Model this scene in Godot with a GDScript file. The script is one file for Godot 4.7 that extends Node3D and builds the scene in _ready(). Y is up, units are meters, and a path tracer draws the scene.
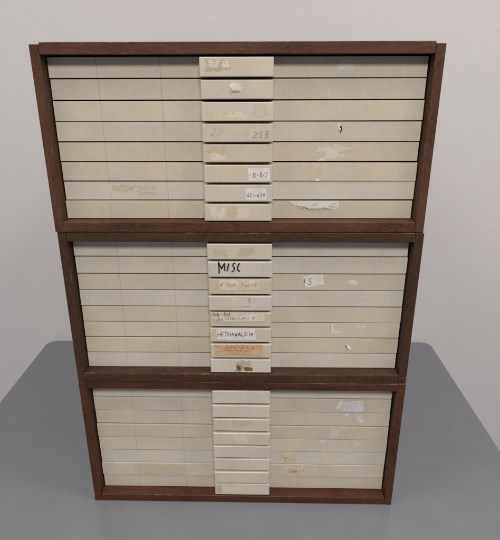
extends Node3D
# Three stacked wooden cabinets of shallow drawers on a grey table against a painted wall.
# y up, metres; the table top is y = 0, the cabinet fronts stand near z = 0.

const CASE_W := 0.42
const CASE_H := 0.1985
const CASE_D := 0.34
const PITCH := 0.199
const BOARD := 0.0105
const RECESS := 0.0145
const DRAWER_PITCH := 0.02178
const FOCAL := 505.0113          # in photo pixels, 500 x 540

var cam: Camera3D
var rng := RandomNumberGenerator.new()
var paper_tex: ImageTexture
var mottle_tex: ImageTexture
var blotches: Array = []
var mats := {}


func _ready() -> void:
	rng.seed = 4711
	# ---- camera
	cam = Camera3D.new()
	cam.name = "camera"
	cam.fov = 56.2616
	cam.near = 0.02
	cam.far = 30.0
	cam.position = Vector3(0.0198, 0.5629, 0.5525)
	cam.rotation = Vector3(-0.3631, 0.0143, -0.0025)
	add_child(cam)
	cam.current = true
	# ---- the dim light of the room around
	var env := Environment.new()
	env.background_mode = Environment.BG_COLOR
	env.background_color = Color(0.86, 0.85, 0.87)
	env.background_energy_multiplier = 0.235
	env.tonemap_mode = Environment.TONE_MAPPER_LINEAR
	env.tonemap_exposure = 1.0
	env.sdfgi_enabled = true
	env.ssao_enabled = true
	env.ssil_enabled = true
	var we := WorldEnvironment.new()
	we.name = "environment"
	we.environment = env
	add_child(we)
	# ---- ceiling lamps (out of frame, above and in front of the cabinets)
	ceiling_lamp("ceiling_lamp", Vector3(-0.80, 1.85, 0.42), 0.90, "square ceiling lamp over the left end of the grey table, beside the wall")
	ceiling_lamp("ceiling_lamp_001", Vector3(0.95, 1.85, 0.42), 1.38, "square ceiling lamp over the right end of the grey table, beside the wall")
	ceiling_lamp("ceiling_lamp_002", Vector3(0.12, 1.75, 1.60), 4.6, "square ceiling lamp in front of the cabinets, farthest from the wall")

	make_textures()
	build_wall()
	build_table()

	var wood_top := wood([0.090, 0.0435, 0.027], 11, 0.58)
	var wood_mid := wood([0.060, 0.0325, 0.0205], 23, 0.6)
	var wood_low := wood([0.075, 0.031, 0.0195], 37, 0.55)
	var low := build_case(0, Vector3(0.0, 0.0004, 0.0), -0.0081, wood_low, "reddish brown wooden drawer cabinet standing on the grey table, lowest of the stack")
	var mid := build_case(1, Vector3(0.0001, PITCH + 0.0004, -0.0012), -0.0037, wood_mid, "dark brown wooden drawer cabinet with a drawer marked MISC, middle of the stack")
	var top := build_case(2, Vector3(-0.001, 2.0 * PITCH + 0.0004, -0.0012), 0.0021, wood_top, "brown wooden drawer cabinet with plain and numbered pulls, topmost of the stack")
	dress_top(top)
	dress_mid(mid)
	dress_low(low)


# ------------------------------------------------------------------ helpers
func lin(r: float, g: float, b: float, a := 1.0) -> Color:
	var c := Color(r, g, b).linear_to_srgb()
	c.a = a
	return c


func quad(st: SurfaceTool, a: Vector3, b: Vector3, c: Vector3, d: Vector3, n: Vector3, grain: int, shift: Vector2) -> void:
	var pts := [a, b, c, d]
	if (b - a).cross(c - a).dot(n) > 0.0:
		pts = [a, d, c, b]
	for i in [0, 1, 2, 0, 2, 3]:
		var p: Vector3 = pts[i]
		st.set_normal(n)
		st.set_uv(uv_of(p, n, grain) + shift)
		st.add_vertex(p)


func uv_of(p: Vector3, _n: Vector3, grain: int) -> Vector2:
	if grain == 0:
		return Vector2(p.x, p.y + p.z)
	if grain == 1:
		return Vector2(p.y, p.x + p.z)
	return Vector2(p.z, p.x + p.y)


# box with chamfered edges; faces go to st, chamfers to se
func cbox(st: SurfaceTool, se: SurfaceTool, lo: Vector3, hi: Vector3, bev: float, grain := 0, shift := Vector2.ZERO) -> void:
	var c := (lo + hi) * 0.5
	var h := (hi - lo) * 0.5
	for ax in 3:
		var a1 := (ax + 1) % 3
		var a2 := (ax + 2) % 3
		for s in [-1.0, 1.0]:
			var n := Vector3.ZERO
			n[ax] = s
			var q := []
			for k in [[-1.0, -1.0], [1.0, -1.0], [1.0, 1.0], [-1.0, 1.0]]:
				var p := c
				p[ax] += s * h[ax]
				p[a1] += k[0] * (h[a1] - bev)
				p[a2] += k[1] * (h[a2] - bev)
				q.append(p)
			quad(st, q[0], q[1], q[2], q[3], n, grain, shift)
		# four edges along ax
		for s1 in [-1.0, 1.0]:
			for s2 in [-1.0, 1.0]:
				var n2 := Vector3.ZERO
				n2[a1] = s1
				n2[a2] = s2
				n2 = n2.normalized()
				var e := []
				for k in [[-1.0, 0], [1.0, 0], [1.0, 1], [-1.0, 1]]:
					var p := c
					p[ax] += k[0] * (h[ax] - bev)
					p[a1] += s1 * (h[a1] - (bev if k[1] == 0 else 0.0))
					p[a2] += s2 * (h[a2] - (0.0 if k[1] == 0 else bev))
					e.append(p)
				quad(se, e[0], e[1], e[2], e[3], n2, grain, shift)
	for sx in [-1.0, 1.0]:
		for sy in [-1.0, 1.0]:
			for sz in [-1.0, 1.0]:
				var n3 := Vector3(sx, sy, sz).normalized()
				var a := c + Vector3(sx * h.x, sy * (h.y - bev), sz * (h.z - bev))
				var b := c + Vector3(sx * (h.x - bev), sy * h.y, sz * (h.z - bev))
				var d := c + Vector3(sx * (h.x - bev), sy * (h.y - bev), sz * h.z)
				var t := [a, b, d]
				if (b - a).cross(d - a).dot(n3) > 0.0:
					t = [a, d, b]
				for p in t:
					se.set_normal(n3)
					se.set_uv(uv_of(p, n3, grain) + shift)
					se.add_vertex(p)


func begin() -> SurfaceTool:
	var st := SurfaceTool.new()
	st.begin(Mesh.PRIMITIVE_TRIANGLES)
	return st


func put(called: String, st: SurfaceTool, m: Material, parent: Node, se: SurfaceTool = null, me: Material = null) -> MeshInstance3D:
	var o := MeshInstance3D.new()
	o.name = called
	st.generate_tangents()
	var mesh := st.commit()
	mesh.surface_set_material(0, m)
	if se:
		se.generate_tangents()
		se.commit(mesh)
		mesh.surface_set_material(1, me)
	o.mesh = mesh
	parent.add_child(o, true)
	return o


func board(called: String, lo: Vector3, hi: Vector3, grain: int, w: Array, parent: Node, bev := 0.0007) -> MeshInstance3D:
	var st := begin()
	var se := begin()
	cbox(st, se, lo, hi, bev, grain, Vector2(rng.randf(), rng.randf()))
	return put(called, st, w[0], parent, se, w[1])


# ------------------------------------------------------------------ textures and materials
func noise(s: int, f: float, oct := 3) -> FastNoiseLite:
	var n := FastNoiseLite.new()
	n.seed = s
	n.frequency = f
	n.noise_type = FastNoiseLite.TYPE_SIMPLEX_SMOOTH
	n.fractal_octaves = oct
	return n


# noise that repeats without a seam every w x h
func tiled(n: FastNoiseLite, x: float, y: float, w: float, h: float) -> float:
	var u := smoothstep(0.7, 1.0, x / w)
	var v := smoothstep(0.7, 1.0, y / h)
	var a := lerpf(n.get_noise_2d(x, y), n.get_noise_2d(x - w, y), u) if u > 0.0 else n.get_noise_2d(x, y)
	if v <= 0.0:
		return a
	return lerpf(a, lerpf(n.get_noise_2d(x, y - h), n.get_noise_2d(x - w, y - h), u), v)


func tex(im: Image) -> ImageTexture:
	return ImageTexture.create_from_image(im)


func make_textures() -> void:
	# faint mottling and specks of old plastic
	var n1 := noise(5, 0.006, 4)
	var n2 := noise(9, 0.05, 2)
	var n4 := noise(13, 0.007, 3)
	var im := Image.create(512, 512, false, Image.FORMAT_RGB8)
	for y in 512:
		for x in 512:
			var v := 0.955 + 0.042 * tiled(n1, x, y, 512, 512) + 0.018 * tiled(n2, x, y, 512, 512) + rng.randf_range(-0.012, 0.012)
			var w := 0.030 * tiled(n4, x, y, 512, 512)
			im.set_pixel(x, y, Color(v + w * 0.3, v, v - w))
	for k in 120:
		var c := Vector2i(rng.randi_range(2, 509), rng.randi_range(2, 509))
		var d := rng.randf_range(0.80, 0.95)
		for j in rng.randi_range(1, 4):
			im.set_pixel(c.x + j / 2, c.y + j % 2, Color(d, d * 0.98, d * 0.94))
	mottle_tex = tex(im)
	# paper fibre
	var n3 := noise(31, 0.02, 3)
	im = Image.create(256, 256, false, Image.FORMAT_RGB8)
	for y in 256:
		for x in 256:
			var v := 0.95 + 0.06 * n3.get_noise_2d(x, y) + rng.randf_range(-0.02, 0.02)
			im.set_pixel(x, y, Color(v, v, v))
	paper_tex = tex(im)
	# ragged patches of glue and torn paper: only the outline and grain, in alpha
	for k in 8:
		var nb := noise(60 + k, 0.022, 4)
		var nf := noise(160 + k, 0.11, 2)
		var b := Image.create(256, 128, false, Image.FORMAT_RGBA8)
		for y in 128:
			for x in 256:
				var u := absf(x / 127.5 - 1.0)
				var v := absf(y / 63.5 - 1.0)
				var edge := 1.0 - pow(maxf(u, v), 3.0) - 0.25 * u * v
				var a := edge * 1.25 - 0.42 + 1.05 * nb.get_noise_2d(x * 0.5, y * 0.7) + 0.40 * nf.get_noise_2d(x * 0.7, y * 0.7)
				a = clampf(a * 1.6, 0.0, 1.0) * clampf((1.0 - maxf(u, v)) * 9.0, 0.0, 1.0)
				var g := rng.randf_range(0.93, 1.0)
				b.set_pixel(x, y, Color(g, g, g, 1.0 if a > rng.randf_range(0.25, 0.75) else 0.0))
		blotches.append(tex(b))


# [face material, worn edge material]
func wood(c: Array, s: int, rough: float) -> Array:
	var w := 1024
	var h := 256
	var g := noise(s, 0.011, 4)
	var f := noise(s + 1, 0.06, 2)
	var big := noise(s + 2, 0.004, 2)
	var wear := noise(s + 3, 0.004, 2)
	var im := Image.create(w, h, false, Image.FORMAT_RGB8)
	var worn := Image.create(w, h, false, Image.FORMAT_RGB8)
	var bump := Image.create(w, h, false, Image.FORMAT_L8)
	for y in h:
		for x in w:
			var streak := tiled(g, x * 0.30, y * 2.6, w * 0.30, h * 2.6)
			var fleck := tiled(f, x * 0.6, y * 1.6, w * 0.6, h * 1.6)
			var cloud := tiled(big, x, y * 2.0, w, h * 2.0)
			var k := 1.0 + 0.22 * streak + 0.24 * fleck + 0.30 * cloud
			k += rng.randf_range(-0.16, 0.16)
			var red := 1.0 - 0.07 * cloud
			var col := lin(c[0] * k * red, c[1] * k, c[2] * k)
			im.set_pixel(x, y, col)
			var t := clampf((0.5 * fleck + 1.1 * tiled(wear, x * 1.6, y, w * 1.6, h) - 0.30) * 2.2, 0.0, 0.55)
			worn.set_pixel(x, y, col.lerp(lin(0.22, 0.145, 0.10), t))
			bump.set_pixel(x, y, Color.from_hsv(0, 0, clampf(0.6 + 0.25 * fleck, 0, 1)))
	# open pores: short dark dashes along the grain
	for q in 2600:
		var px := rng.randi_range(0, w - 1)
		var py := rng.randi_range(0, h - 1)
		var d := rng.randf_range(0.62, 0.88)
		for j in rng.randi_range(2, 6):
			var xx := (px + j) % w
			var o := im.get_pixel(xx, py)
			im.set_pixel(xx, py, Color(o.r * d, o.g * d, o.b * d))
			bump.set_pixel(xx, py, Color(0.2, 0.2, 0.2))
	# fine pale dust caught in the grain
	for q in 1500:
		var px := rng.randi_range(0, w - 1)
		var py := rng.randi_range(0, h - 1)
		var o := im.get_pixel(px, py)
		im.set_pixel(px, py, o.lerp(lin(0.25, 0.19, 0.15), rng.randf_range(0.1, 0.4)))
	bump.bump_map_to_normal_map(3.0)
	var nt := tex(bump)
	var out := []
	for pic in [im, worn]:
		var m := StandardMaterial3D.new()
		m.albedo_texture = tex(pic)
		m.normal_enabled = true
		m.normal_texture = nt
		m.normal_scale = 0.2
		m.roughness = rough
		m.metallic_specular = 0.26
		m.uv1_scale = Vector3(2.2, 11.0, 1.0)
		out.append(m)
	return out


func plastic(c: Array) -> StandardMaterial3D:
	var key := str(c)
	if not mats.has(key):
		var m := StandardMaterial3D.new()
		m.albedo_color = lin(c[0], c[1], c[2])
		m.albedo_texture = mottle_tex
		m.uv1_scale = Vector3(4.0, 4.0, 1.0)
		m.uv1_offset = Vector3(rng.randf(), rng.randf(), 0)
		m.roughness = 0.48
		m.metallic_specular = 0.45
		mats[key] = m
	return mats[key]


func flat(key: String, c: Array, rough := 0.8, alpha := 1.0, blot := -1) -> StandardMaterial3D:
	key += str(blot) + "_" + str(alpha)
	if not mats.has(key):
		var m := StandardMaterial3D.new()
		m.albedo_color = lin(c[0], c[1], c[2], alpha)
		m.roughness = rough
		m.metallic_specular = 0.3
		if blot >= 0:
			m.albedo_texture = blotches[blot]
			m.transparency = BaseMaterial3D.TRANSPARENCY_ALPHA_SCISSOR
			m.alpha_scissor_threshold = 0.5
			m.texture_repeat = false
		elif alpha < 1.0:
			m.transparency = BaseMaterial3D.TRANSPARENCY_ALPHA
		elif rough > 0.7:
			m.albedo_texture = paper_tex
			m.uv1_scale = Vector3(14, 14, 1)
		mats[key] = m
	return mats[key]


# ------------------------------------------------------------------ setting
func ceiling_lamp(called: String, at: Vector3, energy: float, label: String) -> void:
	var o := Node3D.new()
	o.name = called
	add_child(o)
	o.position = at
	o.set_meta("label", label)
	o.set_meta("category", "lamp")
	o.set_meta("group", "ceiling lamps")
	var fm := StandardMaterial3D.new()
	fm.albedo_color = lin(0.7, 0.7, 0.7)
	fm.roughness = 0.5
	var st := begin()
	for s in [-1.0, 1.0]:
		cbox(st, st, Vector3(s * 0.31 - 0.012, -0.0, -0.322), Vector3(s * 0.31 + 0.012, 0.05, 0.322), 0.002)
		cbox(st, st, Vector3(-0.2975, 0.0, s * 0.31 - 0.012), Vector3(0.2975, 0.05, s * 0.31 + 0.012), 0.002)
	cbox(st, st, Vector3(-0.2975, 0.03, -0.2975), Vector3(0.2975, 0.048, 0.2975), 0.002)
	put("frame", st, fm, o)
	var dm := StandardMaterial3D.new()
	dm.albedo_color = Color(0.9, 0.9, 0.9)
	dm.emission_enabled = true
	dm.emission = Color(1.0, 0.975, 0.95)
	dm.emission_energy_multiplier = 1.0
	st = begin()
	cbox(st, st, Vector3(-0.296, 0.012, -0.296), Vector3(0.296, 0.018, 0.296), 0.001)
	put("diffuser", st, dm, o)
	var l := AreaLight3D.new()
	l.name = "light"
	l.area_size = Vector2(0.58, 0.58)
	l.light_energy = energy
	l.light_color = Color(1.0, 0.975, 0.95)
	l.shadow_enabled = true
	l.area_range = 12.0
	l.position = Vector3(0, 0.006, 0)
	l.rotation = Vector3(-PI / 2, 0, 0)
	o.add_child(l)


func build_wall() -> void:
	var m := StandardMaterial3D.new()
	var a := noise(71, 0.004, 4)
	var b := noise(72, 0.045, 3)
	var im := Image.create(1024, 1024, false, Image.FORMAT_RGB8)
	var hm := Image.create(1024, 1024, false, Image.FORMAT_L8)
	for y in 1024:
		for x in 1024:
			var v := 0.972 + 0.008 * a.get_noise_2d(x, y) + 0.004 * b.get_noise_2d(x, y)
			var t := 0.006 * a.get_noise_2d(x + 2000, y)
			im.set_pixel(x, y, Color(v + t, v, v + t * 0.5))
			var hh := 0.5 + 0.22 * b.get_noise_2d(x, y) + 0.12 * a.get_noise_2d(x * 3.0, y * 3.0)
			hm.set_pixel(x, y, Color(hh, hh, hh))
	# a few filled dents and drips under the paint
	for k in 46:
		var c := Vector2(rng.randf_range(10, 1013), rng.randf_range(10, 1013))
		var r := rng.randf_range(2.0, 6.5)
		var s := rng.randf_range(-0.2, 0.35)
		for dy in range(-9, 10):
			for dx in range(-9, 10):
				var p := Vector2i(int(c.x) + dx, int(c.y) + dy)
				var q := clampf(1.0 - Vector2(dx, dy * 0.7).length() / r, 0.0, 1.0)
				if q > 0.0 and p.x >= 0 and p.y >= 0 and p.x < 1024 and p.y < 1024:
					var o := clampf(hm.get_pixel(p.x, p.y).r + s * q, 0.0, 1.0)
					hm.set_pixel(p.x, p.y, Color(o, o, o))
	hm.bump_map_to_normal_map(2.0)
	m.albedo_color = lin(0.765, 0.750, 0.757)
	m.albedo_texture = tex(im)
	m.normal_enabled = true
	m.normal_texture = tex(hm)
	m.normal_scale = 0.22
	m.roughness = 0.6
	m.metallic_specular = 0.35
	m.uv1_scale = Vector3(0.6, 0.6, 1)
	m.uv1_offset = Vector3(0.45, 0.75, 0)
	var st := begin()
	cbox(st, st, Vector3(-2.2, -0.9, -0.58), Vector3(2.2, 1.85, -0.482), 0.001)
	var o := put("wall", st, m, self)
	o.set_meta("kind", "structure")


func build_table() -> void:
	var t := Node3D.new()
	t.name = "table"
	add_child(t)
	t.set_meta("label", "smooth grey table with rounded corners pushed against the pale wall")
	t.set_meta("category", "table")
	var m := StandardMaterial3D.new()
	var a := noise(81, 0.01, 4)
	var im := Image.create(512, 512, false, Image.FORMAT_RGB8)
	for y in 512:
		for x in 512:
			var v := 0.955 + 0.025 * tiled(a, x, y, 512, 512) + rng.randf_range(-0.035, 0.035)
			im.set_pixel(x, y, Color(v, v, v))
	for k in 150:
		var c := Vector2i(rng.randi_range(0, 500), rng.randi_range(0, 511))
		var d := rng.randf_range(0.93, 1.0)
		for j in rng.randi_range(1, 3):
			im.set_pixel(c.x + j, c.y, Color(d, d, d))
	m.albedo_color = lin(0.203, 0.213, 0.236)
	m.albedo_texture = tex(im)
	m.roughness = 0.26
	m.metallic_specular = 0.5
	m.uv1_triplanar = true
	m.uv1_scale = Vector3(3.3, 3.3, 3.3)
	# top: rounded rectangle with a softened rim
	var x0 := -0.4584
	var x1 := 0.4137
	var z0 := -0.4702
	var z1 := 0.33
	var rad := 0.022
	var ring := PackedVector2Array()
	for q in [[x1 - rad, z1 - rad, 0.0], [x0 + rad, z1 - rad, 90.0], [x0 + rad, z0 + rad, 180.0], [x1 - rad, z0 + rad, 270.0]]:
		for k in 9:
			var an := deg_to_rad(q[2] + k * 11.25)
			ring.append(Vector2(q[0] + cos(an) * rad, q[1] + sin(an) * rad))
	var mid := Vector2((x0 + x1) / 2, (z0 + z1) / 2)
	var prof := [[0.0032, 0.0], [0.0012, -0.0006], [0.0003, -0.0018], [0.0, -0.004], [0.0, -0.0225], [0.0015, -0.0245], [0.004, -0.025]]
	var loops := []
	for p in prof:
		var l := []
		for i in ring.size():
			var pv := ring[(i + ring.size() - 1) % ring.size()]
			var nx := ring[(i + 1) % ring.size()]
			var dn := (nx - pv).normalized()
			var nrm := Vector2(dn.y, -dn.x)
			var c2 := ring[i] - nrm * float(p[0])
			l.append(Vector3(c2.x, p[1], c2.y))
		loops.append(l)
	var st := begin()
	st.set_smooth_group(0)
	for j in loops.size() - 1:
		for i in ring.size():
			var k := (i + 1) % ring.size()
			var a3: Vector3 = loops[j][i]
			var b3: Vector3 = loops[j][k]
			var c3: Vector3 = loops[j + 1][k]
			var d3: Vector3 = loops[j + 1][i]
			for p in [a3, b3, c3, a3, c3, d3]:
				st.set_uv(Vector2(p.x, p.z))
				st.add_vertex(p)
	st.set_smooth_group(-1)
	for side in [0, loops.size() - 1]:
		for i in ring.size():
			var k := (i + 1) % ring.size()
			var cc := Vector3(mid.x, loops[side][0].y, mid.y)
			var tri := [cc, loops[side][k], loops[side][i]] if side == 0 else [cc, loops[side][i], loops[side][k]]
			for p in tri:
				st.set_uv(Vector2(p.x, p.z))
				st.add_vertex(p)
	st.generate_normals()
	put("tabletop", st, m, t)
	var steel := StandardMaterial3D.new()
	steel.albedo_color = lin(0.09, 0.09, 0.095)
	steel.roughness = 0.45
	for px in [x0 + 0.06, x1 - 0.06]:
		for pz in [z0 + 0.06, z1 - 0.06]:
			st = begin()
			cbox(st, st, Vector3(px - 0.02, -0.74, pz - 0.02), Vector3(px + 0.02, -0.0255, pz + 0.02), 0.002, 1)
			put("leg", st, steel, t)


# ------------------------------------------------------------------ cabinets
# sRGB-free linear base colours of the drawer fronts: n cream, y yellowed, w whiter, g greyish white
const TINT := {
	"n": [0.640, 0.577, 0.472], "m": [0.632, 0.573, 0.476], "y": [0.618, 0.550, 0.440], "w": [0.662, 0.610, 0.525], "g": [0.637, 0.592, 0.520], "t": [0.614, 0.547, 0.440],
}


func build_case(which: int, at: Vector3, turn: float, w: Array, label: String) -> Node3D:
	var c := Node3D.new()
	c.name = ["drawer_cabinet", "drawer_cabinet_001", "drawer_cabinet_002"][which]
	add_child(c)
	c.position = at
	c.rotation.y = turn
	c.set_meta("label", label)
	c.set_meta("category", "cabinet")
	c.set_meta("group", "stacked wooden drawer cabinets")
	var hw := CASE_W / 2
	var top := CASE_H
	var proud := 0.0016 if which == 2 else 0.0
	var foot := 0.0085 if which < 2 else 0.0
	var e := 0.00025
	# sides run the full height; top and bottom are housed between them
	for s in [-1.0, 1.0]:
		var a: float = s * hw
		var b: float = s * (hw - BOARD + 0.0005)
		board("side_board", Vector3(minf(a, b), foot, -CASE_D), Vector3(maxf(a, b), top - proud, 0.0), 1, w, c)
		if foot > 0.0:
			var pale: Array = w if s < 0 else [worn_wood(w), worn_wood(w)]
			board("corner_block", Vector3(minf(a, b), 0.0, -0.05), Vector3(maxf(a, b), foot - e, 0.0004), 0, pale, c)
	var inner := hw - BOARD + 0.0005 - e
	board("top_board", Vector3(-inner, top - 0.0113, -CASE_D), Vector3(inner, top + (0.0004 if which == 2 else 0.0), 0.0002), 0, w, c)
	board("bottom_board", Vector3(-inner, 0.0, -CASE_D), Vector3(inner, 0.0118, 0.0003), 0, w, c)
	if which == 1:
		board("edge_strip", Vector3(-inner - 0.0005, 0.0002, 0.0006), Vector3(inner - 0.004, 0.0112, 0.0018), 0, w, c, 0.0003)
	board("back_board", Vector3(-inner, 0.0122, -CASE_D), Vector3(inner, top - 0.0117, -CASE_D + 0.005), 0, w, c)

	var rows: Array = [["w", "m", "n", "t", "n", "g", "m", "m"], ["w", "w", "y", "g", "y", "m", "y", "w"], ["n", "m", "n", "m", "t", "y", "g", "y"]][which]
	var pulls: Array = [["w", "w", "m", "m", "m", "g", "m", "w"], ["m", "g", "t", "g", "y", "m", "y", "w"], ["n", "m", "n", "m", "t", "t", "g", "n"]][which]
	for i in 8:
		var d := Node3D.new()
		d.name = "drawer" if i == 0 else "drawer_%03d" % i
		c.add_child(d, true)
		var base := 0.0127 + (7 - i) * DRAWER_PITCH
		d.position = Vector3(rng.randf_range(-0.0004, 0.0004), base + rng.randf_range(-0.0002, 0.0002), -RECESS + rng.randf_range(-0.0010, 0.0007))
		d.rotation = Vector3(0, rng.randf_range(-0.0020, 0.0020), rng.randf_range(-0.0012, 0.0012))
		build_drawer(d, plastic(TINT[rows[i]]), plastic(TINT[pulls[i]]))
	return c


func worn_wood(w: Array) -> StandardMaterial3D:
	var key := "worn" + str(w[0].get_instance_id())
	if not mats.has(key):
		var m: StandardMaterial3D = w[0].duplicate()
		m.albedo_color = Color(1, 1, 1)
		m.albedo_texture = w[1].albedo_texture
		m.uv1_offset = Vector3(0.37, 0.2, 0)
		mats[key] = m
	return mats[key]


# origin: middle of the front face's lower edge; the front face is z = 0
func build_drawer(d: Node3D, m: Material, mp: Material) -> void:
	var fh := DRAWER_PITCH - 0.0013 + rng.randf_range(-0.00012, 0.00012)
	var hx := 0.1985
	var g := 0.00005
	var st := begin()
	var sh := Vector2(rng.randf(), rng.randf())
	# the moulded front shows two fine joints on its left part
	var cuts := [-hx, -0.1473 + rng.randf_range(-0.0004, 0.0004), -0.0808 + rng.randf_range(-0.0004, 0.0004), hx]
	for k in 3:
		var lo := Vector3(cuts[k] + (g if k > 0 else 0.0), 0.0, -0.0025)
		var hi := Vector3(cuts[k + 1] - (g if k < 2 else 0.0), fh, [0.0, -0.00006, 0.00003][k])
		cbox(st, st, lo, hi, 0.00020, 0, sh)
	cbox(st, st, Vector3(-hx + 0.0004, 0.0004, -0.0034), Vector3(hx - 0.0004, fh - 0.0004, -0.0027), 0.0001, 0, sh)
	put("front_panel", st, m, d)
	# shallow tray behind the front
	st = begin()
	var back := -(CASE_D - RECESS - 0.012)
	cbox(st, st, Vector3(-hx + 0.002, 0.0006, back), Vector3(hx - 0.002, 0.002, -0.0037), 0.0002)
	for s in [-1.0, 1.0]:
		var a: float = s * (hx - 0.002)
		var b: float = s * (hx - 0.004)
		cbox(st, st, Vector3(minf(a, b), 0.0022, back), Vector3(maxf(a, b), fh - 0.003, -0.0037), 0.0002)
	cbox(st, st, Vector3(-hx + 0.0042, 0.0022, back), Vector3(hx - 0.0042, fh - 0.003, back + 0.002), 0.0002)
	put("tray", st, m, d)
	# hollow finger pull, open underneath
	st = begin()
	var ph := 0.0189 + rng.randf_range(-0.0003, 0.0002)
	var py := 0.0008 + rng.randf_range(-0.0002, 0.0002)
	var pd := RECESS + 0.0004
	var hw := 0.0379 + rng.randf_range(-0.0004, 0.0003)
	var sp := Vector2(rng.randf(), rng.randf())
	cbox(st, st, Vector3(-hw, py, pd - 0.0022), Vector3(hw, py + ph, pd), 0.0007, 0, sp)
	cbox(st, st, Vector3(-hw + 0.0002, py + ph - 0.0022, 0.00005), Vector3(hw - 0.0002, py + ph - 0.0002, pd - 0.0023), 0.0002, 0, sp)
	for s in [-1.0, 1.0]:
		var a: float = s * (hw - 0.0002)
		var b: float = s * (hw - 0.0020)
		cbox(st, st, Vector3(minf(a, b), py + 0.0012, 0.00005), Vector3(maxf(a, b), py + ph - 0.0023, pd - 0.0023), 0.0002, 0, sp)
	put("pull", st, mp, d)


# ------------------------------------------------------------------ things stuck and written on the drawers
# photo pixel -> point in the drawer's own axes, on its front (on_pull false) or on the face of its pull
func touch(d: Node3D, px: Vector2, on_pull: bool) -> Vector2:
	var t: Transform3D = (d.get_parent() as Node3D).transform * d.transform
	var inv := t.affine_inverse()
	var dir := cam.transform.basis * Vector3((px.x - 250.0) / FOCAL, -(px.y - 270.0) / FOCAL, -1.0)
	var o := inv * cam.transform.origin
	var v := inv.basis * dir
	var z := RECESS + 0.0004 if on_pull else 0.0
	var k := (z - o.z) / v.z
	return Vector2(o.x + v.x * k, o.y + v.y * k)


func drawer(c: Node3D, i: int) -> Node3D:
	return c.get_child(c.get_child_count() - 8 + i)


# a flat piece of paper or tape with its own outline and thickness; ragged > 0 tears the edge (metres)
func sheet(called: String, d: Node3D, px: Array, on_pull: bool, m: Material, ragged := 0.0, thick := 0.00016, lift := 0.0, curl := -1.0) -> void:
	if curl < 0.0:
		curl = 0.0009 if ragged > 0.0 and called.begins_with("torn") else 0.00018
	var pts := PackedVector2Array()
	var lim_lo := 0.001 if on_pull else 0.0002
	var lim_hi := 0.0195 if on_pull else 0.0202
	for i in px.size():
		var a := touch(d, Vector2(px[i][0], px[i][1]), on_pull)
		var nx: Array = px[(i + 1) % px.size()]
		var b := touch(d, Vector2(nx[0], nx[1]), on_pull)
		var steps := 1 if ragged == 0.0 else maxi(2, int(a.distance_to(b) / 0.0011))
		for s in steps:
			var p := a.lerp(b, float(s) / steps)
			if ragged > 0.0:
				p += Vector2(rng.randf_range(-ragged, ragged), rng.randf_range(-ragged, ragged))
			p.y = clampf(p.y, lim_lo, lim_hi)
			pts.append(p)
	var idx := Geometry2D.triangulate_polygon(pts)
	if idx.is_empty():
		print("no polygon ", called, px)
		return
	var z0 := (RECESS + 0.0004 if on_pull else 0.00003) + 0.00003 + lift
	# one side of the piece has come away and stands off a little
	var mid := Vector2.ZERO
	for p in pts:
		mid += p / pts.size()
	var away := Vector2.from_angle(rng.randf() * TAU)
	var reach := 0.0
	for p in pts:
		reach = maxf(reach, (p - mid).dot(away))
	var st := begin()
	var rise := func(p: Vector2) -> float:
		return z0 + curl * pow(clampf((p - mid).dot(away) / maxf(reach, 1e-5), 0.0, 1.0), 2.0)
	for side in [thick, 0.0]:
		for t in range(0, idx.size(), 3):
			var tri := [pts[idx[t]], pts[idx[t + 1]], pts[idx[t + 2]]]
			if ((tri[1] - tri[0]).cross(tri[2] - tri[0]) > 0.0) == (side > 0.0):
				tri = [tri[0], tri[2], tri[1]]
			var q := []
			for p in tri:
				q.append(Vector3(p.x, p.y, rise.call(p) + side))
			var n: Vector3 = (q[1] - q[0]).cross(q[2] - q[0]).normalized() * -1.0
			for p in q:
				st.set_normal(n)
				st.set_uv(Vector2(p.x, p.y))
				st.add_vertex(p)
	for i in pts.size():
		var a := pts[i]
		var b := pts[(i + 1) % pts.size()]
		if a.distance_to(b) < 1e-6:
			continue
		var n := Vector3((b - a).y, -(b - a).x, 0).normalized()
		var za: float = rise.call(a)
		var zb: float = rise.call(b)
		quad(st, Vector3(a.x, a.y, za), Vector3(b.x, b.y, zb), Vector3(b.x, b.y, zb + thick), Vector3(a.x, a.y, za + thick), n, 0, Vector2.ZERO)
	put(called, st, m, d)


func box_px(x0: float, y0: float, x1: float, y1: float) -> Array:
	return [[x0, y0], [x1, y0], [x1, y1], [x0, y1]]


# a film of glue, dirt or paper fibre with a ragged outline
func smear(called: String, d: Node3D, r: Array, on_pull: bool, c: Array, alpha: float, k: int, lift := 0.0) -> void:
	var a := touch(d, Vector2(r[0], r[3]), on_pull)
	var b := touch(d, Vector2(r[2], r[1]), on_pull)
	a.y = maxf(a.y, 0.0009 if on_pull else 0.0002)
	b.y = minf(b.y, 0.0195 if on_pull else 0.0202)
	var z := (RECESS + 0.0004 if on_pull else 0.00003) + 0.00004 + lift * 0.3 + 0.000012 * d.get_child_count()
	var st := begin()
	var v := [[a.x, a.y, 0, 1], [b.x, a.y, 1, 1], [b.x, b.y, 1, 0], [a.x, b.y, 0, 0]]
	for i in [0, 2, 1, 0, 3, 2]:
		st.set_normal(Vector3(0, 0, 1))
		st.set_uv(Vector2(v[i][2], v[i][3]))
		st.add_vertex(Vector3(v[i][0], v[i][1], z))
	var mix := []
	for i in 3:
		mix.append(lerpf([0.60, 0.535, 0.43][i], c[i], alpha * 0.8))
	put(called, st, flat("smear" + str(mix), mix, 0.72, 1.0, k % 8), d)


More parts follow.
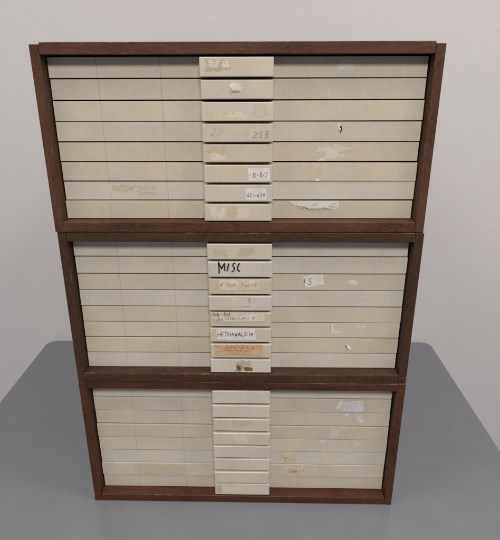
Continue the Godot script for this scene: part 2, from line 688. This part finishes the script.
# pen strokes: lists of points in photo pixels
func pen(called: String, d: Node3D, strokes: Array, on_pull: bool, m: Material, width: float, lift := 0.00042) -> void:
	var st := begin()
	var z := (RECESS + 0.0004 if on_pull else 0.00003) + 0.00003 + lift
	for s in strokes:
		var p := []
		for q in s:
			p.append(touch(d, q, on_pull))
		for i in p.size():
			var w := width * rng.randf_range(0.82, 1.15)
			z += 0.0000004
			for k in 6:
				var a0 := k * TAU / 6
				var a1 := (k + 1) * TAU / 6
				for o in [Vector2.ZERO, Vector2(cos(a1), sin(a1)), Vector2(cos(a0), sin(a0))]:
					st.set_normal(Vector3(0, 0, 1))
					st.set_uv(Vector2.ZERO)
					st.add_vertex(Vector3(p[i].x + o.x * w / 2, p[i].y + o.y * w / 2, z))
			if i + 1 < p.size() and p[i].distance_to(p[i + 1]) > 1e-6:
				var n: Vector2 = (p[i + 1] - p[i]).orthogonal().normalized() * w / 2
				z += 0.0000004
				quad(st, Vector3(p[i].x + n.x, p[i].y + n.y, z), Vector3(p[i + 1].x + n.x, p[i + 1].y + n.y, z), Vector3(p[i + 1].x - n.x, p[i + 1].y - n.y, z), Vector3(p[i].x - n.x, p[i].y - n.y, z), Vector3(0, 0, 1), 0, Vector2.ZERO)
	put(called, st, m, d)


# single-stroke letters on a 4 x 6 grid
const GLYPH := {
	"A": [[0, 0, 2, 6, 4, 0], [1, 2, 3, 2]], "B": [[0, 0, 0, 6, 3, 6, 3, 3.4, 0, 3.2, 4, 2.8, 3.6, 0, 0, 0]], "C": [[4, 5, 2.5, 6, 0.6, 5, 0, 3, 0.6, 1, 2.5, 0, 4, 1]],
	"D": [[0, 0, 0, 6, 2.5, 5.6, 4, 3, 2.5, 0.3, 0, 0]], "E": [[4, 6, 0, 6, 0, 0, 4, 0], [0, 3, 3, 3]], "F": [[4, 6, 0.6, 6, 0, 0], [0.4, 3.2, 3, 3.2]], "H": [[0, 0, 0, 6], [4, 0, 4, 6], [0, 3, 4, 3]],
	"I": [[2, 0, 2, 6]], "L": [[0, 6, 0, 0, 4, 0]], "M": [[0, 0, 0.4, 6, 2, 2, 3.6, 6, 4, 0]], "N": [[0, 0, 0, 6, 4, 0, 4, 6]], "O": [[2, 6, 0.3, 5, 0, 3, 0.5, 0.7, 2, 0, 3.6, 0.8, 4, 3, 3.6, 5.2, 2, 6]],
	"R": [[0, 0, 0, 6, 3, 6, 3.8, 4.6, 2.6, 3.2, 0, 3, 4, 0]], "S": [[4, 5.4, 2, 6, 0.4, 4.8, 2, 3.2, 3.8, 1.6, 2, 0, 0, 0.6]], "T": [[0, 6, 4, 6], [2, 6, 2, 0]], "U": [[0, 6, 0.2, 1, 2, 0, 3.8, 1, 4, 6]],
	"W": [[0, 6, 1, 0, 2, 4, 3, 0, 4, 6]], "Y": [[0, 6, 2, 3, 4, 6], [2, 3, 2, 0]],
	"a": [[3.4, 3.6, 1.4, 4, 0.4, 2, 1.4, 0, 3, 1, 3.4, 3.8, 3.4, 0.6, 4.4, 0.2]], "b": [[0.4, 6, 0.4, 0, 2.6, 0.2, 3.4, 2, 2.4, 3.6, 0.4, 2.6]], "c": [[3.4, 3.4, 1.6, 4, 0.4, 2, 1.6, 0, 3.8, 0.8]],
	"d": [[3.4, 3.6, 1.4, 4, 0.4, 2, 1.4, 0, 3.2, 0.8, 3.6, 6, 3.6, 0]], "e": [[0.4, 2, 3.2, 2.4, 2, 4, 0.4, 2.4, 1.2, 0.2, 3.8, 0.8]], "g": [[3.2, 3.6, 1.4, 4, 0.4, 2, 1.6, 0.2, 3.2, 1.6, 3.2, -1.8, 1, -2]],
	"i": [[1.6, 4, 1.4, 0.4, 2.6, 0.4], [1.8, 5.6, 1.9, 5.8]], "l": [[1.4, 0.4, 2.4, 5, 1.6, 6, 1.2, 1, 2.6, 0.4]], "m": [[0, 0, 0.2, 4, 0.4, 2.6, 1.4, 4, 1.8, 0, 2.2, 3, 3.2, 4, 3.8, 0]],
	"n": [[0.2, 0, 0.4, 4, 0.6, 2.6, 2.4, 4, 3.2, 0.6, 4, 0.4]], "o": [[2, 4, 0.4, 2.4, 1.6, 0, 3.4, 1.8, 2, 4, 4, 3.6]], "r": [[0.6, 0, 0.8, 4, 1, 2.8, 3, 4]], "s": [[3.2, 3.8, 1, 3.4, 2.8, 1.6, 0.6, 0.2]],
	"t": [[1.6, 6, 1.4, 0.6, 2.8, 0.4], [0.2, 4.2, 3.2, 4.2]], "u": [[0.4, 4, 0.8, 0.2, 2.8, 0.8, 3.2, 4, 3.2, 0.4, 4.2, 0.4]],
	"1": [[1.2, 5, 2.2, 6, 2, 0]], "2": [[0.2, 5, 2, 6, 3.6, 4.6, 0, 0, 4, 0.2]], "3": [[0.2, 5.6, 2.6, 6, 3.2, 4.4, 1.4, 3.2, 3.6, 2, 2.6, 0.2, 0, 0.4]], "4": [[2.6, 6, 0, 2.4, 4, 2.4], [3, 4, 2.8, 0]],
	"5": [[3.8, 6, 0.8, 6, 0.6, 3.4, 2.8, 3.6, 3.6, 1.8, 2.4, 0.2, 0.2, 0.4]], "6": [[3.2, 6, 0.8, 3.4, 0.4, 1.2, 2, 0, 3.6, 1.4, 2.2, 2.8, 0.6, 1.8]], "8": [[2, 3.2, 0.6, 4.6, 2, 6, 3.4, 4.8, 0.6, 1.4, 2, 0, 3.6, 1.4, 2, 3.2]],
	"-": [[0.4, 3, 3.4, 3.1]], "+": [[0.2, 3, 3.8, 3.1], [2, 1.2, 2, 5]], ".": [[1, 0, 1.1, 0.2]], "(": [[2.6, 6.6, 1.2, 4, 1.4, 1.4, 2.8, -0.6]], ")": [[1.2, 6.6, 2.6, 4, 2.4, 1.4, 1, -0.6]], "/": [[0.4, -0.4, 3.4, 6.4]],
}


# x, y: left end of the baseline in photo pixels; high: capital height; wide: advance per letter; lean: slant
func write(d: Node3D, words: String, x: float, y: float, high: float, wide: float, on_pull: bool, m: Material, width: float, lean := 0.15, rise := 0.0, wob := 0.12) -> void:
	var strokes := []
	var cx := x
	for ch in words:
		if GLYPH.has(ch):
			var by := y + rng.randf_range(-0.2, 0.2) * high * 0.25
			var k := rng.randf_range(0.9, 1.1)
			for s in GLYPH[ch]:
				var line := []
				for i in range(0, s.size(), 2):
					var gx: float = s[i] / 4.0 * wide * 0.72
					var gy: float = s[i + 1] / 6.0 * high * k
					line.append(Vector2(cx + gx + gy * lean + rng.randf_range(-wob, wob), by - gy - (cx - x) * rise + rng.randf_range(-wob, wob)))
				strokes.append(line)
		cx += wide * rng.randf_range(0.92, 1.08) * (0.6 if ch in "I1i.l(" else 1.0)
	pen("handwriting", d, strokes, on_pull, m, width)


func note(d: Node3D, label: String) -> void:
	d.set_meta("label", label)


func dress_top(c: Node3D) -> void:
	var paper := flat("paper_white", [0.78, 0.74, 0.70])
	var tape := flat("tape", [0.655, 0.63, 0.585], 0.4)
	var pencil := flat("pencil", [0.24, 0.22, 0.19], 0.6)
	var faint := flat("faint", [0.47, 0.43, 0.37], 0.6)
	var ink := flat("ink", [0.05, 0.05, 0.06], 0.6)
	var glue := [0.62, 0.56, 0.44]
	var pale := [0.72, 0.68, 0.60]
	var d := drawer(c, 0)
	smear("stain", d, [201, 58, 232, 73], true, [0.36, 0.28, 0.19], 0.5, 0)
	smear("paper_remnant", d, [205, 59, 221, 69], true, pale, 0.75, 1, 0.00005)
	smear("paper_remnant", d, [221, 60, 230, 69], true, [0.8, 0.76, 0.68], 0.85, 2, 0.00006)
	smear("tape_residue", d, [334, 55, 362, 73], false, [0.78, 0.76, 0.74], 0.55, 3)
	smear("paper_remnant", d, [337, 58, 348, 71], false, [0.8, 0.8, 0.8], 0.6, 4, 0.00005)
	note(d, "drawer with a brown stain on the left of its pull")
	d = drawer(c, 1)
	sheet("torn_paper", d, [[230.5, 83], [236, 82.2], [241.5, 84], [242.5, 88], [240, 90.5], [236, 91], [231, 89.5], [229, 86.5]], true, paper, 0.0009)
	sheet("torn_paper", d, [[229.5, 90], [233, 91.3], [237.5, 91.2], [242, 90.2], [239, 92.8], [233, 92.4]], true, flat("paper_dirty", [0.42, 0.37, 0.31]), 0.0003)
	smear("tape_residue", d, [226, 80, 247, 96], true, pale, 0.6, 5)
	smear("paper_remnant", d, [327, 83, 333, 98], false, pale, 0.8, 6)
	note(d, "drawer with a scrap of torn white paper on its pull")
	d = drawer(c, 2)
	smear("tape_residue", d, [211, 112, 224, 119.5], true, [0.74, 0.64, 0.44], 0.9, 1)
	smear("tape_residue", d, [222, 111, 250, 119.5], true, [0.78, 0.70, 0.53], 0.95, 2)
	smear("tape_residue", d, [250, 103, 272, 119], true, [0.66, 0.61, 0.55], 0.45, 0)
	d = drawer(c, 3)
	write(d, "211", 210.5, 135.5, 8, 4.6, true, faint, 0.00045, 0.5)
	smear("paper_label", d, [244, 123, 274, 142], true, [0.66, 0.61, 0.55], 0.6, 4)
	write(d, "255", 253, 137.6, 5.8, 5.4, true, pencil, 0.00042, 0.2, -0.02)
	sheet("torn_paper", d, [[337.6, 123.0], [340.3, 122.2], [341.2, 127.5], [340.2, 131.2], [338.6, 128]], false, paper, 0.0002)
	sheet("chip", d, [[340.2, 125.6], [341.6, 126.0], [342.0, 130.2], [340.5, 132.8], [339.6, 130.6]], false, flat("chip", [0.045, 0.04, 0.035], 0.75), 0.0002, 0.0001, 0.0002)
	note(d, "drawer with faint pencil numbers on its pull and a dark chip")
	d = drawer(c, 4)
	smear("tape_residue", d, [206, 146, 228, 156], true, [0.60, 0.43, 0.20], 0.5, 3)
	smear("paper_remnant", d, [208, 152, 228, 162], true, [0.74, 0.69, 0.60], 0.95, 5)
	smear("tape_residue", d, [311, 143.5, 358, 156], false, [0.70, 0.63, 0.51], 0.8, 6)
	smear("tape_residue", d, [318, 146, 347, 161], false, [0.72, 0.68, 0.60], 0.8, 0, 0.00004)
	sheet("torn_paper", d, [[316, 159.2], [322, 158.5], [326, 160.0], [324.5, 161.6], [317, 161.4]], false, paper, 0.0004)
	note(d, "drawer with a wide patch of tape residue on its right side")
	d = drawer(c, 5)
	sheet("paper_label", d, [[248.0, 168.4], [260, 168.0], [269.8, 168.2], [270.2, 180.9], [248.6, 181.2]], true, paper)
	write(d, "-12-8/2", 249.0, 177.2, 4.4, 3.0, true, flat("worn_ink", [0.10, 0.09, 0.085], 0.6), 0.0004, 0.15, 0.02)
	sheet("torn_paper", d, [[315.5, 179.2], [318.6, 179.0], [318.8, 181.4], [316, 181.6]], false, paper, 0.0003)
	note(d, "drawer with a small white numbered label on the right of its pull")
	d = drawer(c, 6)
	sheet("paper_label", d, [[245.2, 188.6], [266.0, 188.2], [266.3, 200.2], [246.0, 200.6]], true, paper)
	write(d, "621-634", 247.2, 197.0, 4.0, 2.8, true, flat("worn_ink", [0.10, 0.09, 0.085], 0.6), 0.0004, 0.12, 0.02)
	smear("stain", d, [111, 184, 136, 192.5], false, [0.62, 0.49, 0.24], 0.45, 6)
	smear("stain", d, [136, 184, 158, 195], false, [0.64, 0.59, 0.48], 0.3, 2)
	note(d, "greyish drawer with a white label reading 621-634 on its pull")
	d = drawer(c, 7)
	smear("paper_remnant", d, [205, 205, 229, 220], true, [0.74, 0.70, 0.61], 0.9, 1)
	smear("tape_residue", d, [226, 205, 240, 220], true, [0.60, 0.47, 0.26], 0.4, 6)
	smear("paper_remnant", d, [234, 205, 256, 220], true, [0.72, 0.67, 0.56], 0.9, 4, 0.00004)
	sheet("torn_tape", d, [[287, 200.6], [298, 200.2], [309, 201.4], [319, 200.4], [330, 201.0], [339.5, 200.2], [339.3, 210.0], [331, 209.6], [322, 208.6], [312, 208.6], [303, 206.4], [294, 205.4]], false, tape, 0.0006, 0.00012, 0.0, 0.0003)
	smear("paper_remnant", d, [296, 200, 341, 210], false, [0.78, 0.76, 0.74], 0.9, 3, 0.0032)
	note(d, "drawer with a torn strip of whitish tape on its right side")


func dress_mid(c: Node3D) -> void:
	var paper := flat("paper_white", [0.78, 0.74, 0.70])
	var cream := flat("paper_cream", [0.72, 0.64, 0.51])
	var tan := flat("paper_tan", [0.66, 0.57, 0.45])
	var orange := flat("paper_orange", [0.66, 0.47, 0.30])
	var marker := flat("marker", [0.012, 0.012, 0.014], 0.5)
	var ink := flat("ink", [0.05, 0.05, 0.06], 0.6)
	var brown := flat("brown_ink", [0.33, 0.24, 0.17], 0.6)
	var red := flat("red_ink", [0.44, 0.14, 0.07], 0.6)
	var d := drawer(c, 0)
	smear("stain", d, [211, 248, 230, 258], true, [0.46, 0.41, 0.34], 0.3, 2)
	smear("stain", d, [236, 246, 257, 257], true, [0.36, 0.30, 0.22], 0.4, 4)
	note(d, "drawer with faint brown scuffs on its pull")
	d = drawer(c, 1)
	var v := func(a: Array) -> Array:
		var o := []
		for i in range(0, a.size(), 2):
			o.append(Vector2(a[i], a[i + 1]))
		return o
	pen("handwriting", d, [v.call([218.5, 261.8, 218.9, 266, 219.2, 270, 219.1, 273.2]), v.call([218.8, 262.6, 220.2, 266.2, 221.6, 268.6, 223.0, 265.6, 224.5, 263.3, 224.8, 266.8, 224.7, 270.4]), v.call([228.7, 263.8, 227.9, 267.5, 227.1, 270.9]), v.call([235.0, 262.9, 233.4, 263.6, 232.6, 265.2, 233.9, 267.0, 234.6, 268.8, 233.6, 270.6, 231.9, 271.7]), v.call([239.6, 263.3, 238.2, 265.2, 237.5, 267.6, 237.7, 269.8, 238.7, 270.9, 239.9, 270.7])], true, marker, 0.00145)
	note(d, "drawer with MISC written in black marker on its pull")
	d = drawer(c, 2)
	sheet("paper_label", d, [[218.4, 279.4], [238.8, 279.6], [239.0, 289.2], [238, 290.6], [219.2, 290.0]], true, cream)
	sheet("paper_label", d, [[239.2, 279.8], [259.6, 279.7], [259.9, 289.6], [239.4, 290.0]], true, cream)
	write(d, "W Non", 219.6, 286.8, 4.6, 3.6, true, brown, 0.0004, 0.2)
	write(d, "(Figured)", 240.4, 287.0, 4.4, 2.15, true, brown, 0.00036, 0.2, 0.02)
	sheet("paper_label", d, [[302.8, 276.4], [314, 274.6], [322.8, 274.4], [324.2, 284.6], [314, 286.2], [305.4, 288.0]], false, paper, 0.0)
	write(d, "5", 308.0, 284.2, 6.4, 4.8, false, flat("worn_ink", [0.10, 0.09, 0.085], 0.6), 0.0005, 0.1)
	pen("handwriting", d, [[Vector2(304.2, 278.6), Vector2(304.6, 282.6)]], false, ink, 0.0007)
	sheet("torn_paper", d, [[346.2, 283.2], [349.8, 279.2], [353.6, 280.2], [358.0, 281.2], [357.2, 284.8], [351, 284.4]], false, paper, 0.0003)
	note(d, "drawer with a tilted white label reading 5 stuck right of its pull")
	d = drawer(c, 3)
	sheet("paper_label", d, [[230.4, 296.8], [247.0, 296.6], [249.8, 306.4], [231.0, 307.0]], true, flat("paper_pink", [0.67, 0.60, 0.53]), 0.0003)
	smear("stain", d, [245, 295.6, 251, 305], true, [0.25, 0.22, 0.18], 0.5, 3, 0.0003)
	smear("tape_residue", d, [350, 292, 372, 303], false, [0.70, 0.66, 0.60], 0.4, 6)
	d = drawer(c, 4)
	sheet("paper_label", d, [[210.6, 310.8], [230, 311.0], [264.5, 312.0], [266.0, 316.2], [265.2, 321.6], [212, 321.9]], true, tan, 0.0003)
	sheet("paper_label", d, [[212.4, 316.8], [235, 316.6], [252, 314.0], [264.0, 313.6], [264.2, 321.2], [213, 321.3]], true, flat("paper_cream2", [0.73, 0.68, 0.60]), 0.0002, 0.00012, 0.00018)
	write(d, "Sub. bal", 212.2, 315.6, 3.6, 2.5, true, ink, 0.0004, 0.15, -0.0)
	write(d, "Suba", 213.0, 320.4, 3.4, 2.5, true, ink, 0.0004, 0.15)
	write(d, "collections in", 224.6, 320.0, 3.2, 2.5, true, flat("blue_ink", [0.12, 0.12, 0.16], 0.6), 0.00034, 0.2, 0.03)
	note(d, "drawer with a two-line handwritten label across its pull")
	d = drawer(c, 5)
	sheet("paper_label", d, [[216.2, 328.6], [254.4, 329.0], [256.0, 338.0], [255.4, 340.0], [216.8, 339.6]], true, paper)
	write(d, "HETHAWALDIA", 217.8, 336.0, 3.6, 3.4, true, ink, 0.0006, 0.08, 0.012, 0.25)
	sheet("torn_tape", d, [[330.4, 324.0], [332.4, 324.0], [333.6, 328.4], [336.8, 330.8], [343.0, 332.0], [338, 333.8], [330.8, 334.4]], false, flat("tape", [0.655, 0.63, 0.585], 0.4), 0.0003)
	smear("tape_residue", d, [352, 323, 368, 330], false, [0.74, 0.70, 0.62], 0.7, 1)
	note(d, "drawer with a white label lettered in capitals on its pull")
	d = drawer(c, 6)
	sheet("paper_label", d, [[213.8, 343.2], [240, 343.8], [262.0, 344.2], [262.4, 355.8], [236, 355.2], [214.4, 355.6]], true, orange, 0.0002)
	write(d, "ANNENDALE", 225.0, 349.2, 4.0, 3.35, true, red, 0.00050, 0.15, 0.01)
	write(d, "CORACLES", 225.0, 354.9, 3.9, 3.35, true, flat("red_ink2", [0.50, 0.19, 0.08], 0.6), 0.00042, 0.12, 0.0)
	pen("handwriting", d, [v.call([215.4, 346.2, 220, 347.6, 226, 348.4]), v.call([215.4, 352.2, 222, 350.4, 232, 350.0, 244, 350.4, 249, 351.6]), v.call([250, 348.6, 256, 346.2, 262, 345.4])], true, red, 0.0004)
	smear("tape_residue", d, [359, 335, 374, 342], false, [0.76, 0.73, 0.68], 0.8, 3)
	sheet("torn_paper", d, [[345.2, 344.2], [347.6, 344.8], [351.4, 348.2], [351.0, 349.6], [348.0, 348.6]], false, paper, 0.0002)
	sheet("chip", d, [[345.2, 344.9], [346.2, 345.2], [349.0, 348.8], [347.6, 348.9], [345.6, 346.8]], false, flat("chip2", [0.20, 0.15, 0.10], 0.75), 0.00015, 0.0001, 0.0002)
	note(d, "drawer with an orange label written in red on its pull")
	d = drawer(c, 7)
	smear("rust_flake", d, [234.5, 362, 245, 373], true, [0.30, 0.21, 0.13], 0.9, 4)
	sheet("rust_flake", d, [[244.0, 367.2], [247.6, 366.8], [252.4, 367.6], [252.6, 370.6], [246.0, 371.0], [244.2, 369.6]], true, flat("rust", [0.23, 0.125, 0.062], 0.8), 0.0003, 0.0001, 0.0001)
	sheet("rust_flake", d, [[236.4, 365.8], [239.2, 365.4], [240.8, 368.4], [240.2, 370.4], [237.6, 369.4]], true, flat("rust_dark", [0.15, 0.10, 0.065], 0.8), 0.0003, 0.0001, 0.0001)
	smear("stain", d, [235, 360, 253, 366.5], true, [0.38, 0.34, 0.28], 0.6, 7)
	note(d, "drawer with brown rust flakes on its pull")


func dress_low(c: Node3D) -> void:
	var paper := flat("paper_lilac", [0.74, 0.71, 0.72])
	var ink := flat("ink", [0.05, 0.05, 0.06], 0.6)
	var glue := [0.70, 0.61, 0.47]
	var soft := flat("worn_ink", [0.10, 0.09, 0.085], 0.6)
	var d := drawer(c, 1)
	sheet("torn_paper", d, [[343.2, 401.4], [353, 400.8], [363.4, 401.0], [363.4, 411.4], [355, 412.8], [349, 411.4], [342.8, 410.8]], false, paper, 0.0002)
	sheet("torn_paper", d, [[336.4, 406.6], [339.0, 402.4], [342.8, 400.4], [342.4, 404.8], [339.2, 408.4], [336.2, 409.2]], false, flat("paper_white", [0.78, 0.74, 0.70]), 0.0003)
	note(d, "drawer with a large torn white label on its right side")
	d = drawer(c, 2)
	smear("stain", d, [229, 417, 253, 428], true, [0.50, 0.42, 0.30], 0.5, 4)
	sheet("torn_paper", d, [[356.6, 416.2], [363.2, 415.4], [363.2, 422.8], [360.6, 423.4], [358.0, 420.2]], false, paper, 0.0003)
	sheet("torn_paper", d, [[344.6, 414.0], [350.0, 413.6], [347.6, 417.4], [345.8, 416.6]], false, paper, 0.0003)
	d = drawer(c, 3)
	smear("tape_residue", d, [232, 432, 250, 443], true, [0.74, 0.67, 0.54], 0.95, 2)
	smear("tape_residue", d, [328, 426, 341, 438.5], false, [0.68, 0.65, 0.63], 0.75, 1)
	d = drawer(c, 4)
	sheet("torn_paper", d, [[320.0, 438.9], [327.6, 438.9], [327.2, 442.4], [320.4, 442.8]], false, paper, 0.0003)
	smear("tape_residue", d, [279, 439, 306, 452], false, glue, 0.7, 5)
	smear("paper_remnant", d, [352, 440, 363, 449], false, [0.72, 0.68, 0.60], 0.7, 3)
	d = drawer(c, 5)
	sheet("paper_label", d, [[280.6, 453.0], [295.0, 453.2], [295.4, 463.2], [281.0, 463.4]], false, flat("paper_old", [0.66, 0.57, 0.43]), 0.0002, 0.0001)
	write(d, "r", 284.2, 460.6, 5.8, 4.2, false, soft, 0.0006, 0.1)
	smear("tape_residue", d, [229, 456, 258, 470], true, [0.66, 0.63, 0.58], 0.6, 0)
	note(d, "greyish drawer with a small aged label reading r")
	d = drawer(c, 6)
	sheet("paper_label", d, [[285.0, 465.2], [309.6, 464.8], [309.8, 475.4], [285.4, 475.6]], false, flat("paper_old", [0.66, 0.57, 0.43]), 0.0002, 0.0001)
	write(d, "Sam", 288.4, 472.4, 3.6, 3.2, false, soft, 0.0004, 0.15)
	write(d, "-+", 298.4, 472.6, 3.8, 3.2, false, soft, 0.0004, 0.1)
	smear("tape_residue", d, [133, 463, 160, 476], false, [0.62, 0.47, 0.29], 0.35, 5)
	smear("tape_residue", d, [150, 463, 190, 475], false, [0.63, 0.48, 0.30], 0.38, 2)
	note(d, "drawer with a tan glue smear on its left side")
	d = drawer(c, 7)
	smear("paper_remnant", d, [216, 482, 242, 495], true, [0.74, 0.67, 0.56], 0.9, 1)
	smear("stain", d, [216, 484, 223, 494], true, [0.50, 0.33, 0.14], 0.5, 3, 0.00005)
	note(d, "drawer with a torn paper remnant on the left of its pull")
